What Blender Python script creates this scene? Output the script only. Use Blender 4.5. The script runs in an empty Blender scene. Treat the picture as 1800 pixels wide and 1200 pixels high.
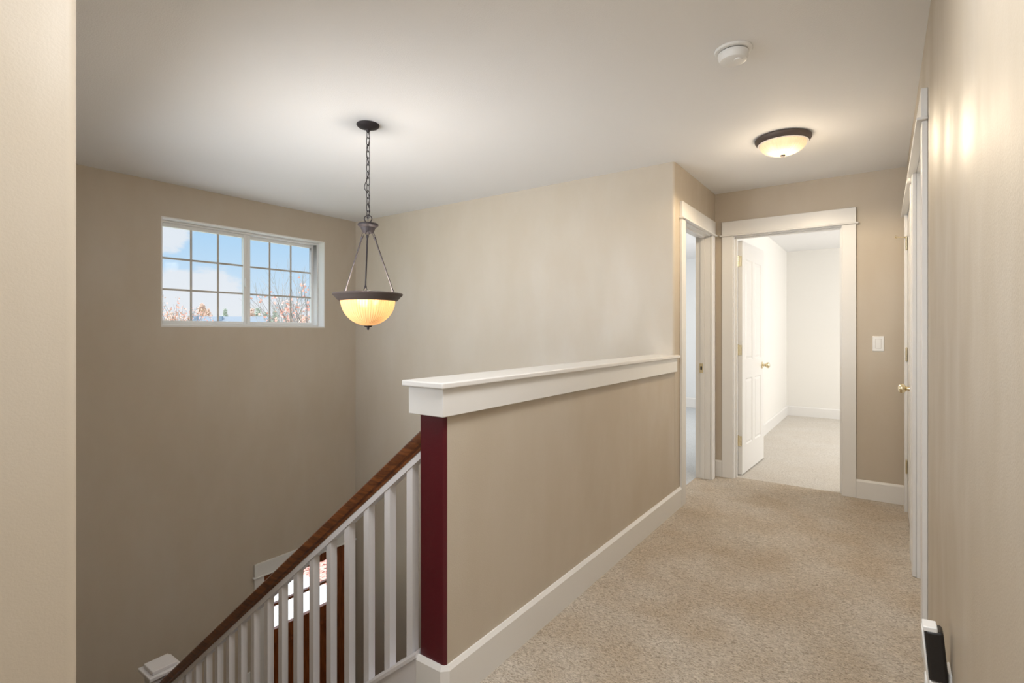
import bpy, bmesh, math, random
from mathutils import Vector, Matrix, noise
random.seed(7)
PI = math.pi
scene = bpy.context.scene
C = scene.collection

# ------------------------------------------------------------------ camera
F, YAW, CY, EYE = 915.95, math.radians(35.4247), 581.76, 1.254
cam = bpy.data.cameras.new('camera'); cam_o = bpy.data.objects.new('camera', cam); C.objects.link(cam_o)
cam.sensor_width = 36.0; cam.lens = F * 36 / 1800; cam.clip_start = 0.02; cam.clip_end = 900
cam.shift_y = (CY - 600) / 1800
cam_o.location = (0, 0, EYE); cam_o.rotation_euler = (PI/2, 0, YAW)
scene.camera = cam_o

# ------------------------------------------------------------------ view
vs = scene.view_settings
vs.view_transform = 'Standard'; vs.look = 'None'; vs.gamma = 1.0; vs.exposure = 0.28; vs.use_curve_mapping = False

# ------------------------------------------------------------------ node helpers
def new_mat(name):
    m = bpy.data.materials.new(name); m.use_nodes = True
    nt = m.node_tree; nt.nodes.clear()
    return m, nt
def nd(nt, t, **k):
    n = nt.nodes.new(t)
    for a, b in k.items():
        if a in ('operation', 'blend_type', 'data_type', 'noise_dimensions', 'feature', 'wave_type', 'bands_direction', 'rings_direction', 'interpolation_type', 'distance'):
            setattr(n, a, b)
        else:
            n.inputs[a.replace('_', ' ')].default_value = b
    return n
def lk(nt, a, ao, b, bi): nt.links.new(a.outputs[ao], b.inputs[bi])

# ------------------------------------------------------------------ world: pale blue sky with soft clouds
w = bpy.data.worlds.new('world'); scene.world = w; w.use_nodes = True
nt = w.node_tree; nt.nodes.clear()
out = nd(nt, 'ShaderNodeOutputWorld'); bg = nd(nt, 'ShaderNodeBackground'); bg.inputs['Strength'].default_value = .82
lk(nt, bg, 0, out, 0)
tc = nd(nt, 'ShaderNodeTexCoord'); sep = nd(nt, 'ShaderNodeSeparateXYZ'); lk(nt, tc, 'Generated', sep, 0)
ramp = nd(nt, 'ShaderNodeValToRGB'); lk(nt, sep, 'Z', ramp, 0)
e = ramp.color_ramp.elements
e[0].position = 0.0; e[0].color = (.72, .80, .87, 1)
e[1].position = 0.6; e[1].color = (2.2, 2.4, 2.6, 1); x = e.new(.30); x.color = (.6, .85, 1.1, 1)
for p, c in ((.035, (.72, .82, .92, 1)), (.08, (.58, .76, .93, 1)), (.16, (.44, .68, .92, 1))):
    x = e.new(p); x.color = c
cl_noise = nd(nt, 'ShaderNodeTexNoise', Scale=22.0, Detail=6.0, Roughness=.6)
mp = nd(nt, 'ShaderNodeMapping'); mp.inputs['Scale'].default_value = (1, 1, 2.2); lk(nt, tc, 'Generated', mp, 0); lk(nt, mp, 0, cl_noise, 'Vector')
def cloud_dir(u, v):
    a = (u - 900) / F; b = (CY - v) / F; s, c = math.sin(YAW), math.cos(YAW)
    return Vector((-s + a*c, c + a*s, b)).normalized()
prev = None
for (u, v, r, sy) in ((292, 410, .034, .8), (325, 500, .030, .8), (300, 512, .042, .75), (372, 505, .040, .75), (398, 525, .04, .9), (340, 530, .07, .6), (470, 556, .09, .35)):
    d = cloud_dir(u, v)
    sb = nd(nt, 'ShaderNodeVectorMath', operation='SUBTRACT'); lk(nt, tc, 'Generated', sb, 0); sb.inputs[1].default_value = d
    sc_ = nd(nt, 'ShaderNodeVectorMath', operation='MULTIPLY'); lk(nt, sb, 0, sc_, 0); sc_.inputs[1].default_value = (1/r, 1/r, 1/(r*sy))
    ln = nd(nt, 'ShaderNodeVectorMath', operation='LENGTH'); lk(nt, sc_, 0, ln, 0)
    if prev is None: prev = ln; po = 'Value'
    else:
        mn = nd(nt, 'ShaderNodeMath', operation='SMOOTH_MIN'); lk(nt, prev, po, mn, 0); lk(nt, ln, 'Value', mn, 1); mn.inputs[2].default_value = .25; prev = mn; po = 0
nz = nd(nt, 'ShaderNodeMath', operation='MULTIPLY_ADD'); lk(nt, cl_noise, 'Fac', nz, 0); nz.inputs[1].default_value = 1.5; nz.inputs[2].default_value = -.75
ad = nd(nt, 'ShaderNodeMath', operation='ADD'); lk(nt, prev, po, ad, 0); lk(nt, nz, 0, ad, 1)
mr = nd(nt, 'ShaderNodeMapRange'); mr.interpolation_type = 'SMOOTHSTEP'; lk(nt, ad, 0, mr, 'Value')
mr.inputs['From Min'].default_value = 1.2; mr.inputs['From Max'].default_value = .75; mr.inputs['To Min'].default_value = 0; mr.inputs['To Max'].default_value = .85
mx = nd(nt, 'ShaderNodeMixRGB'); lk(nt, mr, 0, mx, 0); lk(nt, ramp, 0, mx, 1); mx.inputs[2].default_value = (.83, .86, .90, 1)
lk(nt, mx, 0, bg, 'Color')

# ------------------------------------------------------------------ sun, bedroom daylight and added fill lights
def light(name, kind, loc, power, color=(1, 1, 1), target=None, size=(1, 1), radius=None, spread=None):
    l = bpy.data.lights.new(name, kind); o = bpy.data.objects.new(name, l); C.objects.link(o)
    o.location = loc; l.energy = power; l.color = color
    if kind == 'AREA':
        l.shape = 'RECTANGLE'; l.size, l.size_y = size
        if spread: l.spread = math.radians(spread)
    if radius is not None: l.shadow_soft_size = radius
    if target is not None:
        o.rotation_euler = (Vector(target) - Vector(loc)).to_track_quat('-Z', 'Y').to_euler()
    return o
sun = light('sun', 'SUN', (0, 0, 30), 1.6, (1, .95, .88), target=(-5, 20, 14)); sun.data.angle = math.radians(2)
FILL_TINT = (.95, .975, 1.0)
light('hall_fill_near', 'AREA', (-.42, .80, 2.41), 29, (.97, .985, 1.0), target=(-.52, 1.0, 0), size=(.6, .9))  # added fill just above the frame; no lamp hangs there
light('fill_behind', 'AREA', (-.52, -2.3, 1.75), 14, FILL_TINT, target=(-.6, 3, 1.5), size=(1.2, 1.3))  # added fill behind the camera, in front of a closed wall
light('fill_stairwell', 'AREA', (-2.7, .42, 1.45), 28, (.88, .94, 1), target=(-2.3, 3.6, 1.45), size=(2.4, .9), spread=100)  # unseen fill added over the stairs to brighten the far wall
light('fill_foyer', 'AREA', (-2.6, 2.4, -1.7), 2.5, (1, .98, .96), target=(-2.6, 2.5, 2.4), size=(1.6, 1.4))  # weak upward fill, added low in the foyer
light('daylight_bedroom', 'AREA', (2.2, 6.6, 1.5), 68, (1, .99, .97), target=(-1.1, 7.0, 1.2), size=(1.8, 1.5))
light('fill_side_room', 'AREA', (-3.8, 6.2, 1.5), 48, (1, .99, .98), target=(-1.4, 6.6, 1.1), size=(1.5, 1.3))  # area light added inside the closed side room to brighten it

# ------------------------------------------------------------------ materials
def paint(name, col, rough=.55, bump=.08, scale=260, blotch=0.0, spec=.5):
    m, nt = new_mat(name)
    o = nd(nt, 'ShaderNodeOutputMaterial'); b = nd(nt, 'ShaderNodeBsdfPrincipled'); lk(nt, b, 0, o, 0)
    b.inputs['Roughness'].default_value = rough; b.inputs['Base Color'].default_value = (*col, 1); b.inputs['Specular IOR Level'].default_value = spec
    t = nd(nt, 'ShaderNodeTexCoord')
    if bump:
        n = nd(nt, 'ShaderNodeTexNoise', Scale=scale, Detail=2.0, Roughness=.5); lk(nt, t, 'Object', n, 'Vector')
        bp = nd(nt, 'ShaderNodeBump', Strength=bump, Distance=.004); lk(nt, n, 'Fac', bp, 'Height'); lk(nt, bp, 0, b, 'Normal')
    if blotch:
        n2 = nd(nt, 'ShaderNodeTexNoise', Scale=2.6, Detail=4.0, Roughness=.55)
        mp = nd(nt, 'ShaderNodeMapping'); mp.inputs['Scale'].default_value = (1.6, 1.6, .7); lk(nt, t, 'Object', mp, 0); lk(nt, mp, 0, n2, 'Vector')
        r = nd(nt, 'ShaderNodeMapRange'); lk(nt, n2, 'Fac', r, 'Value')
        r.inputs['From Min'].default_value = .4; r.inputs['From Max'].default_value = .68
        r.inputs['To Min'].default_value = 0; r.inputs['To Max'].default_value = blotch
        x = nd(nt, 'ShaderNodeMixRGB'); lk(nt, r, 0, x, 0); x.inputs[1].default_value = (*col, 1)
        x.inputs[2].default_value = (col[0]*1.12, col[1]*1.17, col[2]*1.26, 1); lk(nt, x, 0, b, 'Base Color')
        r2 = nd(nt, 'ShaderNodeMapRange'); lk(nt, n2, 'Fac', r2, 'Value')
        r2.inputs['From Min'].default_value = .4; r2.inputs['From Max'].default_value = .68
        r2.inputs['To Min'].default_value = rough; r2.inputs['To Max'].default_value = rough*.72; lk(nt, r2, 0, b, 'Roughness')
    return m
def metal(name, col, rough=.3, metallic=1.0):
    m, nt = new_mat(name); o = nd(nt, 'ShaderNodeOutputMaterial'); b = nd(nt, 'ShaderNodeBsdfPrincipled'); lk(nt, b, 0, o, 0)
    b.inputs['Base Color'].default_value = (*col, 1); b.inputs['Metallic'].default_value = metallic
    n = nd(nt, 'ShaderNodeTexNoise', Scale=40.0, Detail=3.0); r = nd(nt, 'ShaderNodeMapRange'); lk(nt, n, 'Fac', r, 'Value')
    r.inputs['To Min'].default_value = rough*.8; r.inputs['To Max'].default_value = rough*1.3; lk(nt, r, 0, b, 'Roughness')
    return m
def wood(name, dark, lite, axis=(1, 1, 14), rough=.28, scale=6, tilt=0):
    m, nt = new_mat(name); o = nd(nt, 'ShaderNodeOutputMaterial'); b = nd(nt, 'ShaderNodeBsdfPrincipled'); lk(nt, b, 0, o, 0)
    t = nd(nt, 'ShaderNodeTexCoord'); mp = nd(nt, 'ShaderNodeMapping'); mp.inputs['Scale'].default_value = axis
    mp.inputs['Rotation'].default_value = (0, tilt, 0); lk(nt, t, 'Object', mp, 0); n = nd(nt, 'ShaderNodeTexNoise', Scale=scale, Detail=6.0, Roughness=.6, Distortion=.6); lk(nt, mp, 0, n, 'Vector')
    r = nd(nt, 'ShaderNodeValToRGB'); lk(nt, n, 'Fac', r, 0); r.color_ramp.elements[0].position = .35; r.color_ramp.elements[1].position = .68
    r.color_ramp.elements[0].color = (*dark, 1); r.color_ramp.elements[1].color = (*lite, 1); lk(nt, r, 0, b, 'Base Color')
    b.inputs['Roughness'].default_value = rough
    bp = nd(nt, 'ShaderNodeBump', Strength=.06, Distance=.002); lk(nt, n, 'Fac', bp, 'Height'); lk(nt, bp, 0, b, 'Normal')
    return m
def carpet(name, c1, c2, c3, patch=.75):
    m, nt = new_mat(name); o = nd(nt, 'ShaderNodeOutputMaterial'); b = nd(nt, 'ShaderNodeBsdfPrincipled'); lk(nt, b, 0, o, 0)
    b.inputs['Roughness'].default_value = 1.0; b.inputs['Specular IOR Level'].default_value = .05
    b.inputs['Sheen Weight'].default_value = .25; b.inputs['Sheen Roughness'].default_value = .6
    t = nd(nt, 'ShaderNodeTexCoord')
    fm = nd(nt, 'ShaderNodeMapping'); fm.inputs['Rotation'].default_value = (0, 0, math.radians(-35)); fm.inputs['Scale'].default_value = (1, 1.9, 1); lk(nt, t, 'Object', fm, 0)
    n = nd(nt, 'ShaderNodeTexNoise', Scale=72.0, Detail=3.5, Roughness=.62, Distortion=1.3); lk(nt, fm, 0, n, 'Vector')
    r = nd(nt, 'ShaderNodeValToRGB'); lk(nt, n, 'Fac', r, 0)
    e = r.color_ramp.elements; e[0].position = .36; e[0].color = (*c1, 1); e[1].position = .66; e[1].color = (*c3, 1); x = e.new(.5); x.color = (*c2, 1)
    big = nd(nt, 'ShaderNodeTexNoise', Scale=3.2, Detail=3.0, Roughness=.5); lk(nt, t, 'Object', big, 'Vector')
    mr = nd(nt, 'ShaderNodeMapRange'); lk(nt, big, 'Fac', mr, 'Value'); mr.inputs['From Min'].default_value = .35; mr.inputs['From Max'].default_value = .65; mr.inputs['To Max'].default_value = patch
    mx = nd(nt, 'ShaderNodeMixRGB'); mx.blend_type = 'MULTIPLY'; lk(nt, mr, 0, mx, 0); lk(nt, r, 0, mx, 1); mx.inputs[2].default_value = (.82, .73, .60, 1)
    lk(nt, mx, 0, b, 'Base Color')
    bp = nd(nt, 'ShaderNodeBump', Strength=.9, Distance=.012); lk(nt, n, 'Fac', bp, 'Height'); lk(nt, bp, 0, b, 'Normal')
    return m
def glass_pane(name, tint=(1, 1, 1)):
    m, nt = new_mat(name); o = nd(nt, 'ShaderNodeOutputMaterial')
    a = nd(nt, 'ShaderNodeBsdfTransparent'); a.inputs[0].default_value = (*tint, 1); g = nd(nt, 'ShaderNodeBsdfGlossy'); g.inputs['Roughness'].default_value = .02
    fr = nd(nt, 'ShaderNodeFresnel'); fr.inputs[0].default_value = 1.45; mt = nd(nt, 'ShaderNodeMath', operation='MULTIPLY'); mt.inputs[1].default_value = .12
    lk(nt, fr, 0, mt, 0); mx = nd(nt, 'ShaderNodeMixShader'); lk(nt, mt, 0, mx, 0); lk(nt, a, 0, mx, 1); lk(nt, g, 0, mx, 2); lk(nt, mx, 0, o, 0)
    return m
def lamp_glass(name, col, glow, strength, ribs=46):
    m, nt = new_mat(name); o = nd(nt, 'ShaderNodeOutputMaterial')
    t = nd(nt, 'ShaderNodeTexCoord'); s = nd(nt, 'ShaderNodeSeparateXYZ'); lk(nt, t, 'Object', s, 0)
    at = nd(nt, 'ShaderNodeMath', operation='ARCTAN2'); lk(nt, s, 'Y', at, 0); lk(nt, s, 'X', at, 1)
    ml = nd(nt, 'ShaderNodeMath', operation='MULTIPLY'); lk(nt, at, 0, ml, 0); ml.inputs[1].default_value = ribs
    sn = nd(nt, 'ShaderNodeMath', operation='SINE'); lk(nt, ml, 0, sn, 0)
    bp = nd(nt, 'ShaderNodeBump', Strength=.5, Distance=.004); lk(nt, sn, 0, bp, 'Height')
    p = nd(nt, 'ShaderNodeBsdfPrincipled'); p.inputs['Base Color'].default_value = (*col, 1); p.inputs['Roughness'].default_value = .25
    p.inputs['Emission Color'].default_value = (*glow, 1); p.inputs['Emission Strength'].default_value = strength; lk(nt, bp, 0, p, 'Normal')
    tr = nd(nt, 'ShaderNodeBsdfTranslucent'); tr.inputs[0].default_value = (*col, 1); lk(nt, bp, 0, tr, 'Normal')
    tp = nd(nt, 'ShaderNodeBsdfRefraction'); tp.inputs[0].default_value = (*col, 1); tp.inputs['Roughness'].default_value = .35; tp.inputs['IOR'].default_value = 1.05; lk(nt, bp, 0, tp, 'Normal')
    m1 = nd(nt, 'ShaderNodeMixShader'); m1.inputs[0].default_value = .45; lk(nt, p, 0, m1, 1); lk(nt, tr, 0, m1, 2)
    m2 = nd(nt, 'ShaderNodeMixShader'); m2.inputs[0].default_value = .30; lk(nt, m1, 0, m2, 1); lk(nt, tp, 0, m2, 2)
    lk(nt, m2, 0, o, 0)
    return m
def emitter(name, col, strength):
    m, nt = new_mat(name); o = nd(nt, 'ShaderNodeOutputMaterial'); e = nd(nt, 'ShaderNodeEmission'); e.inputs[0].default_value = (*col, 1); e.inputs[1].default_value = strength; lk(nt, e, 0, o, 0)
    return m
def leafy(name, c1, c2):
    m, nt = new_mat(name); o = nd(nt, 'ShaderNodeOutputMaterial'); b = nd(nt, 'ShaderNodeBsdfPrincipled'); lk(nt, b, 0, o, 0)
    t = nd(nt, 'ShaderNodeTexCoord'); n = nd(nt, 'ShaderNodeTexNoise', Scale=2.0, Detail=4.0); lk(nt, t, 'Object', n, 'Vector')
    x = nd(nt, 'ShaderNodeMixRGB'); lk(nt, n, 'Fac', x, 0); x.inputs[1].default_value = (*c1, 1); x.inputs[2].default_value = (*c2, 1); lk(nt, x, 0, b, 'Base Color'); b.inputs['Roughness'].default_value = .8
    return m

WALL = (.51, .44, .348)
M = dict(
    wall=paint('wall_paint', WALL, .58, .10, 260, .35),
    wall_room=paint('bedroom_paint', (.78, .76, .72), .6, .1),
    wall_cool=paint('side_room_paint', (.74, .76, .77), .6, .1),
    ceil=paint('ceiling_paint', (.84, .84, .845), .7, .25, 160),
    trim=paint('trim_paint', (.76, .745, .72), .32, 0),
    rail_white=paint('railing_paint', (.74, .72, .73), .3, 0),
    red=paint('dark_red_paint', (.085, .004, .010), .3, .15, 60),
    vinyl=paint('vinyl_white', (.80, .80, .79), .35, 0),
    muntin=paint('grille_grey', (.50, .47, .43), .4, 0),
    plastic=paint('white_plastic', (.84, .84, .83), .3, 0),
    black=paint('black_plastic', (.012, .01, .01), .35, 0),
    dark=paint('dark_gap', (.02, .018, .015), .8, 0),
    bronze=metal('dark_bronze', (.035, .028, .030), .6, .3),
    bronze_rim=metal('bronze_rim', (.11, .085, .075), .5, .4),
    brass=metal('brass', (.80, .70, .48), .22),
    oak=wood('stained_oak', (.065, .016, .004), (.24, .078, .02), (1.0, 16, 16), .3, 5, math.atan(.797)),
    mahog=wood('mahogany', (.13, .028, .005), (.30, .085, .02), (10, 10, 1.0), .3, 6),
    foyer=wood('foyer_boards', (.14, .07, .03), (.28, .15, .07), (2, 12, 1), .35, 4),
    carpet=carpet('carpet', (.33, .265, .19), (.61, .53, .43), (.78, .70, .60)),
    carpet_bed=carpet('carpet_bedroom', (.55, .50, .43), (.74, .69, .62), (.82, .78, .71), .2),
    carpet_cool=carpet('carpet_side_room', (.55, .58, .60), (.68, .71, .73), (.75, .78, .80), .1),
    glass=glass_pane('window_glass'),
    bowl=lamp_glass('pendant_glass', (.60, .45, .29), (1, .66, .36), .12, 60),
    dome=lamp_glass('dome_glass', (.98, .87, .72), (1, .78, .55), .52, 40),
    bulb=emitter('bulb', (1, .86, .62), 5.0),
    roof=paint('roof_shingle', (.24, .28, .33), .8, .3, 8),
    siding=paint('siding', (.75, .77, .80), .8, 0),
    grass=leafy('lawn_grass', (.30, .34, .18), (.42, .44, .26)),
    concrete=paint('concrete', (.80, .79, .77), .8, .2, 30),
    bark=paint('bark', (.22, .19, .18), .9, .3, 20),
    bark_pale=paint('pale_bark', (.40, .37, .36), .9, .3, 20),
    leaf_red=leafy('red_leaves', (.80, .34, .28), (.92, .55, .46)),
    leaf_peach=leafy('peach_leaves', (.72, .50, .42), (.85, .66, .57)),  # paleness of distant haze mixed into the leaf colour
    leaf_green=leafy('green_needles', (.42, .48, .42), (.60, .64, .56)),  # needles likewise lightened in colour to stand for haze
)

# ------------------------------------------------------------------ mesh helpers
class MB:
    def __init__(s, T=None): s.v = []; s.f = []; s.T = T; s.smooth = False
    def add(s, vs, fs):
        n = len(s.v)
        s.v += [(s.T @ Vector(p)) if s.T is not None else Vector(p) for p in vs]
        s.f += [tuple(i + n for i in q) for q in fs]
        return s
    def box(s, x0, x1, y0, y1, z0, z1):
        if x0 > x1: x0, x1 = x1, x0
        if y0 > y1: y0, y1 = y1, y0
        if z0 > z1: z0, z1 = z1, z0
        return s.add([(x0,y0,z0),(x1,y0,z0),(x1,y1,z0),(x0,y1,z0),(x0,y0,z1),(x1,y0,z1),(x1,y1,z1),(x0,y1,z1)],
                     [(3,2,1,0),(4,5,6,7),(0,1,5,4),(1,2,6,5),(2,3,7,6),(3,0,4,7)])
    def hexa(s, a, b):   # two quads (bottom ring, top ring)
        return s.add(list(a) + list(b), [(3,2,1,0),(4,5,6,7),(0,1,5,4),(1,2,6,5),(2,3,7,6),(3,0,4,7)])
    def prism(s, poly, z0, z1):
        n = len(poly)
        return s.add([(x, y, z0) for x, y in poly] + [(x, y, z1) for x, y in poly],
                     [tuple(range(n))[::-1], tuple(range(n, 2*n))] + [(i, (i+1) % n, n + (i+1) % n, n + i) for i in range(n)])
    def sweep_x(s, prof, p0, p1):   # profile (y,z offsets) along segment p0->p1, cut by vertical planes
        n = len(prof)
        vs = [(p0[0], p0[1] + a, p0[2] + b) for a, b in prof] + [(p1[0], p1[1] + a, p1[2] + b) for a, b in prof]
        return s.add(vs, [tuple(range(n))[::-1], tuple(range(n, 2*n))] + [(i, (i+1) % n, n + (i+1) % n, n + i) for i in range(n)])
    def lathe(s, prof, c=(0, 0, 0), n=40, M_=None):
        vs = []; fs = []
        for r, z in prof:
            for k in range(n):
                a = 2*PI*k/n; p = Vector((r*math.cos(a), r*math.sin(a), z))
                if M_ is not None: p = M_ @ p
                vs.append(p + Vector(c))
        for i in range(len(prof) - 1):
            for k in range(n):
                fs.append((i*n+k, i*n+(k+1) % n, (i+1)*n+(k+1) % n, (i+1)*n+k))
        closed = abs(prof[0][0]-prof[-1][0]) < .006 and prof[0][0] > .05 and len(prof) > 4
        if closed and (prof[0] != prof[-1]):
            L_ = len(prof)-1
            for k in range(n): fs.append((L_*n+k, L_*n+(k+1) % n, (k+1) % n, k))
        if not closed and prof[0][0] > 1e-5: fs.append(tuple(range(n))[::-1])
        if not closed and prof[-1][0] > 1e-5: fs.append(tuple((len(prof)-1)*n+k for k in range(n)))
        return s.add(vs, fs)
    def tube(s, pts, r, n=8, closed=False):
        pts = [Vector(p) for p in pts]; m = len(pts); rs = r if isinstance(r, (list, tuple)) else [r]*m
        vs = []; fs = []; up = None
        for i, p in enumerate(pts):
            if closed: t = (pts[(i+1) % m] - pts[i-1]).normalized()
            else: t = (pts[min(i+1, m-1)] - pts[max(i-1, 0)]).normalized()
            if up is None: up = t.orthogonal().normalized()
            up = (up - t*up.dot(t)); up = up.normalized() if up.length > 1e-6 else t.orthogonal().normalized()
            b = t.cross(up)
            for k in range(n):
                a = 2*PI*k/n; vs.append(p + (up*math.cos(a) + b*math.sin(a))*rs[i])
        L = m if closed else m-1
        for i in range(L):
            j = (i+1) % m
            for k in range(n): fs.append((i*n+k, i*n+(k+1) % n, j*n+(k+1) % n, j*n+k))
        if not closed: fs.append(tuple(range(n))[::-1]); fs.append(tuple((m-1)*n+k for k in range(n)))
        return s.add(vs, fs)
    def build(s, name, mat, parent=None, bevel=0, smooth=False, origin=None, seg=2):
        xs = [p[0] for p in s.v]; ys = [p[1] for p in s.v]; zs = [p[2] for p in s.v]
        o = Vector(origin) if origin is not None else Vector(((min(xs)+max(xs))/2, (min(ys)+max(ys))/2, min(zs)))
        me = bpy.data.meshes.new(name); me.from_pydata([tuple(p - o) for p in s.v], [], s.f); me.update()
        bm = bmesh.new(); bm.from_mesh(me)
        bmesh.ops.remove_doubles(bm, verts=bm.verts, dist=1e-6)
        bmesh.ops.recalc_face_normals(bm, faces=bm.faces); bm.to_mesh(me); bm.free()
        me.materials.append(mat)
        ob = bpy.data.objects.new(name, me); C.objects.link(ob)
        base = Vector((0, 0, 0))
        if parent is not None:
            q = parent
            while q is not None: base += q.location; q = q.parent
            ob.parent = parent
        ob.location = o - base
        if bevel:
            bv = ob.modifiers.new('bevel', 'BEVEL'); bv.width = bevel; bv.segments = seg; bv.limit_method = 'ANGLE'; bv.angle_limit = math.radians(40)
            smooth = True
        if smooth:
            for p in me.polygons: p.use_smooth = True
            bm = bmesh.new(); bm.from_mesh(me)
            for ed in bm.edges:
                if len(ed.link_faces) == 2 and ed.calc_face_angle(0) > math.radians(35): ed.smooth = False
            bm.to_mesh(me); bm.free()
        return ob
def tag(o, label=None, cat=None, group=None, kind=None):
    if label: o['label'] = label
    if cat: o['category'] = cat
    if group: o['group'] = group
    if kind: o['kind'] = kind
    return o
def empty(name, loc):
    o = bpy.data.objects.new(name, None); C.objects.link(o); o.location = loc; o.empty_display_size = .1; return o
def struct(o, label, cat): return tag(o, label, cat, None, 'structure')
def arc(cx, cy, r, a0, a1, n=6):
    return [(cx + r*math.cos(math.radians(a0 + (a1-a0)*i/n)), cy + r*math.sin(math.radians(a0 + (a1-a0)*i/n))) for i in range(n+1)]
def dirn(u, v):
    a = (u - 900) / F; s, c = math.sin(YAW), math.cos(YAW)
    return -s + a*c, c + a*s, (CY - v) / F
def at(u, v, D):
    x, y, z = dirn(u, v); return Vector((x*D, y*D, EYE + z*D))

XW, YP, XH, YE, XR = -4.666, 3.628, -1.186, 4.710, .141
H, T, FZ, YB = 2.44, .12, -3.04, -2.6
YN = .315          # near side wall of the stairs
Y0 = 1.282         # end of the half wall
SL = .797          # pitch of the stairs

# ------------------------------------------------------------------ floors and ceiling
m = MB(); m.box(XH-.004, XR+.05, YB, YE+.06, -.28, 0); m.box(XH-T, XH, Y0, YE, -.28, -.001)
struct(m.build('floor', M['carpet']), 'beige cut pile carpet covering the upstairs hall', 'floor')
m = MB().box(-1.17, 2.5, YE+.06, 8.741, -.28, 0)
struct(m.build('floor_bedroom', M['carpet_bed']), 'pale carpet on the floor of the bright bedroom', 'floor')
m = MB().box(-4.2, -1.24, YP+T, 8.68, -.28, -.002)
struct(m.build('floor_side_room', M['carpet_cool']), 'cool pale carpet in the room behind the narrow side doorway', 'floor')
m = MB().box(XW-.2, XR+1.0, YN-1.2, YP+T, FZ-.2, FZ)
struct(m.build('floor_foyer', M['foyer']), 'brown boarded floor of the entry below the stairs', 'floor')
m = MB().box(XW-.20, 2.62, YB-.1, 8.86, H, H+.15)
struct(m.build('ceiling', M['ceil']), 'smooth off-white ceiling over hall and stairwell', 'ceiling')

# ------------------------------------------------------------------ walls
R = .02
# window wall
WY0, WY1, WZ0, WZ1 = 1.755, 3.245, 1.287, 2.169
DY0, DY1, DZ1 = 2.60, 3.51, -.985
m = MB(); a, b = XW-.20, XW
m.box(a, b, -1.0, WY0, FZ, H); m.box(a, b, WY1, YP+T, DZ1, H); m.box(a, b, WY0, WY1, WZ1, H)
m.box(a, b, WY0, WY1, DZ1, WZ0); m.box(a, b, WY0, DY0, FZ, DZ1); m.box(a, b, DY1, YP+T, FZ, DZ1)
struct(m.build('wall_left', M['wall']), 'tall tan stairwell wall with the high window and the front door', 'wall')
# far stairwell wall with rounded outer corner
m = MB(); m.prism([(XW, YP+T), (XW, YP)] + arc(XH-R, YP+R, R, -90, 0) + [(XH, YP+T)], -.001, H)
m.box(XW, XH-.0, YP, YP+T, FZ, 0)
struct(m.build('wall_far', M['wall'], smooth=True), 'tan wall behind the pendant lamp at the far side of the stairwell', 'wall')
# wall between hall and side room, with a doorway
A0, A1, HD = 3.838, 4.552, 2.055
m = MB(); m.box(XH-T, XH, YP+T, A0-.02, 0, H); m.box(XH-T, XH, A1+.02, YE, 0, H); m.box(XH-T, XH, A0-.02, A1+.02, HD+.02, H)
struct(m.build('wall_hall_left', M['wall']), 'short tan wall around the narrow side doorway', 'wall')
# end wall with bedroom doorway
B0, B1 = -1.03, -.258
m = MB(); m.box(XH-T, B0-.02, YE, YE+T, 0, H); m.box(B1+.02, XR+T, YE, YE+T, 0, H); m.box(B0-.02, B1+.02, YE, YE+T, HD+.02, H)
struct(m.build('wall_end', M['wall']), 'tan end wall of the hall around the bedroom doorway', 'wall')
# right wall with two doorways
C0, C1, E0, E1 = 2.64, 3.35, 3.68, 4.52
m = MB(); a, b = XR, XR+T
m.box(a, b, YB, C0-.02, 0, H); m.box(a, b, C1+.02, E0-.02, 0, H); m.box(a, b, E1+.02, YE, 0, H)
m.box(a, b, C0-.02, C1+.02, HD+.02, H); m.box(a, b, E0-.02, E1+.02, HD+.02, H)
struct(m.build('wall_right', M['wall']), 'scuffed tan wall running close along the right edge of the picture', 'wall')
# near left wall ending at the stair opening
m = MB(); m.prism([(XH-T, YB), (XH, YB)] + arc(XH-R, YN-R, R, 0, 90) + [(XH-T, YN)], 0, H)
struct(m.build('wall_near_left', M['wall'], smooth=True), 'tan wall end filling the left edge of the picture', 'wall')
m = MB().box(XW, XH-T, YN-T, YN, FZ, H); m.box(XH-T, XH, YN-T, YN-.0, FZ, -.001)
struct(m.build('wall_stair_side', M['wall']), 'tan wall along the near side of the descending stairs', 'wall')
m = MB().box(XH-T, XR+T, YB-T, YB, 0, H)
struct(m.build('wall_back', M['wall']), 'tan wall behind the viewpoint', 'wall')
m = MB().box(XH-T, XH-.02, Y0, YP, FZ, -.28); m.box(-1.8, -1.7, YN, Y0-.03, FZ, -1.05)
struct(m.build('wall_foyer_right', M['wall']), 'tan entry wall beneath the half wall', 'wall')
# bedroom and side room
m = MB(); m.box(-1.29, -1.17, YE+T, 8.741, 0, H)
struct(m.build('wall_bedroom_left', M['wall_room']), 'white bedroom wall behind the open door', 'wall')
m = MB(); m.box(-1.29, 2.62, 8.741, 8.861, 0, H)
struct(m.build('wall_bedroom_back', M['wall_room']), 'white back wall of the bedroom', 'wall')
m = MB(); m.box(2.5, 2.62, YE+T, 8.741, 0, H); m.box(XR+T, 2.62, YE, YE+T, 0, H)
struct(m.build('wall_bedroom_right', M['wall_room']), 'white bedroom wall out of sight to the right', 'wall')
m = MB(); m.box(-4.3, -1.29, 8.68, 8.8, 0, H); m.box(-4.32, -4.2, YP+T, 8.8, 0, H)
struct(m.build('wall_side_room', M['wall_cool']), 'cool white wall seen through the narrow side doorway', 'wall')

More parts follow.
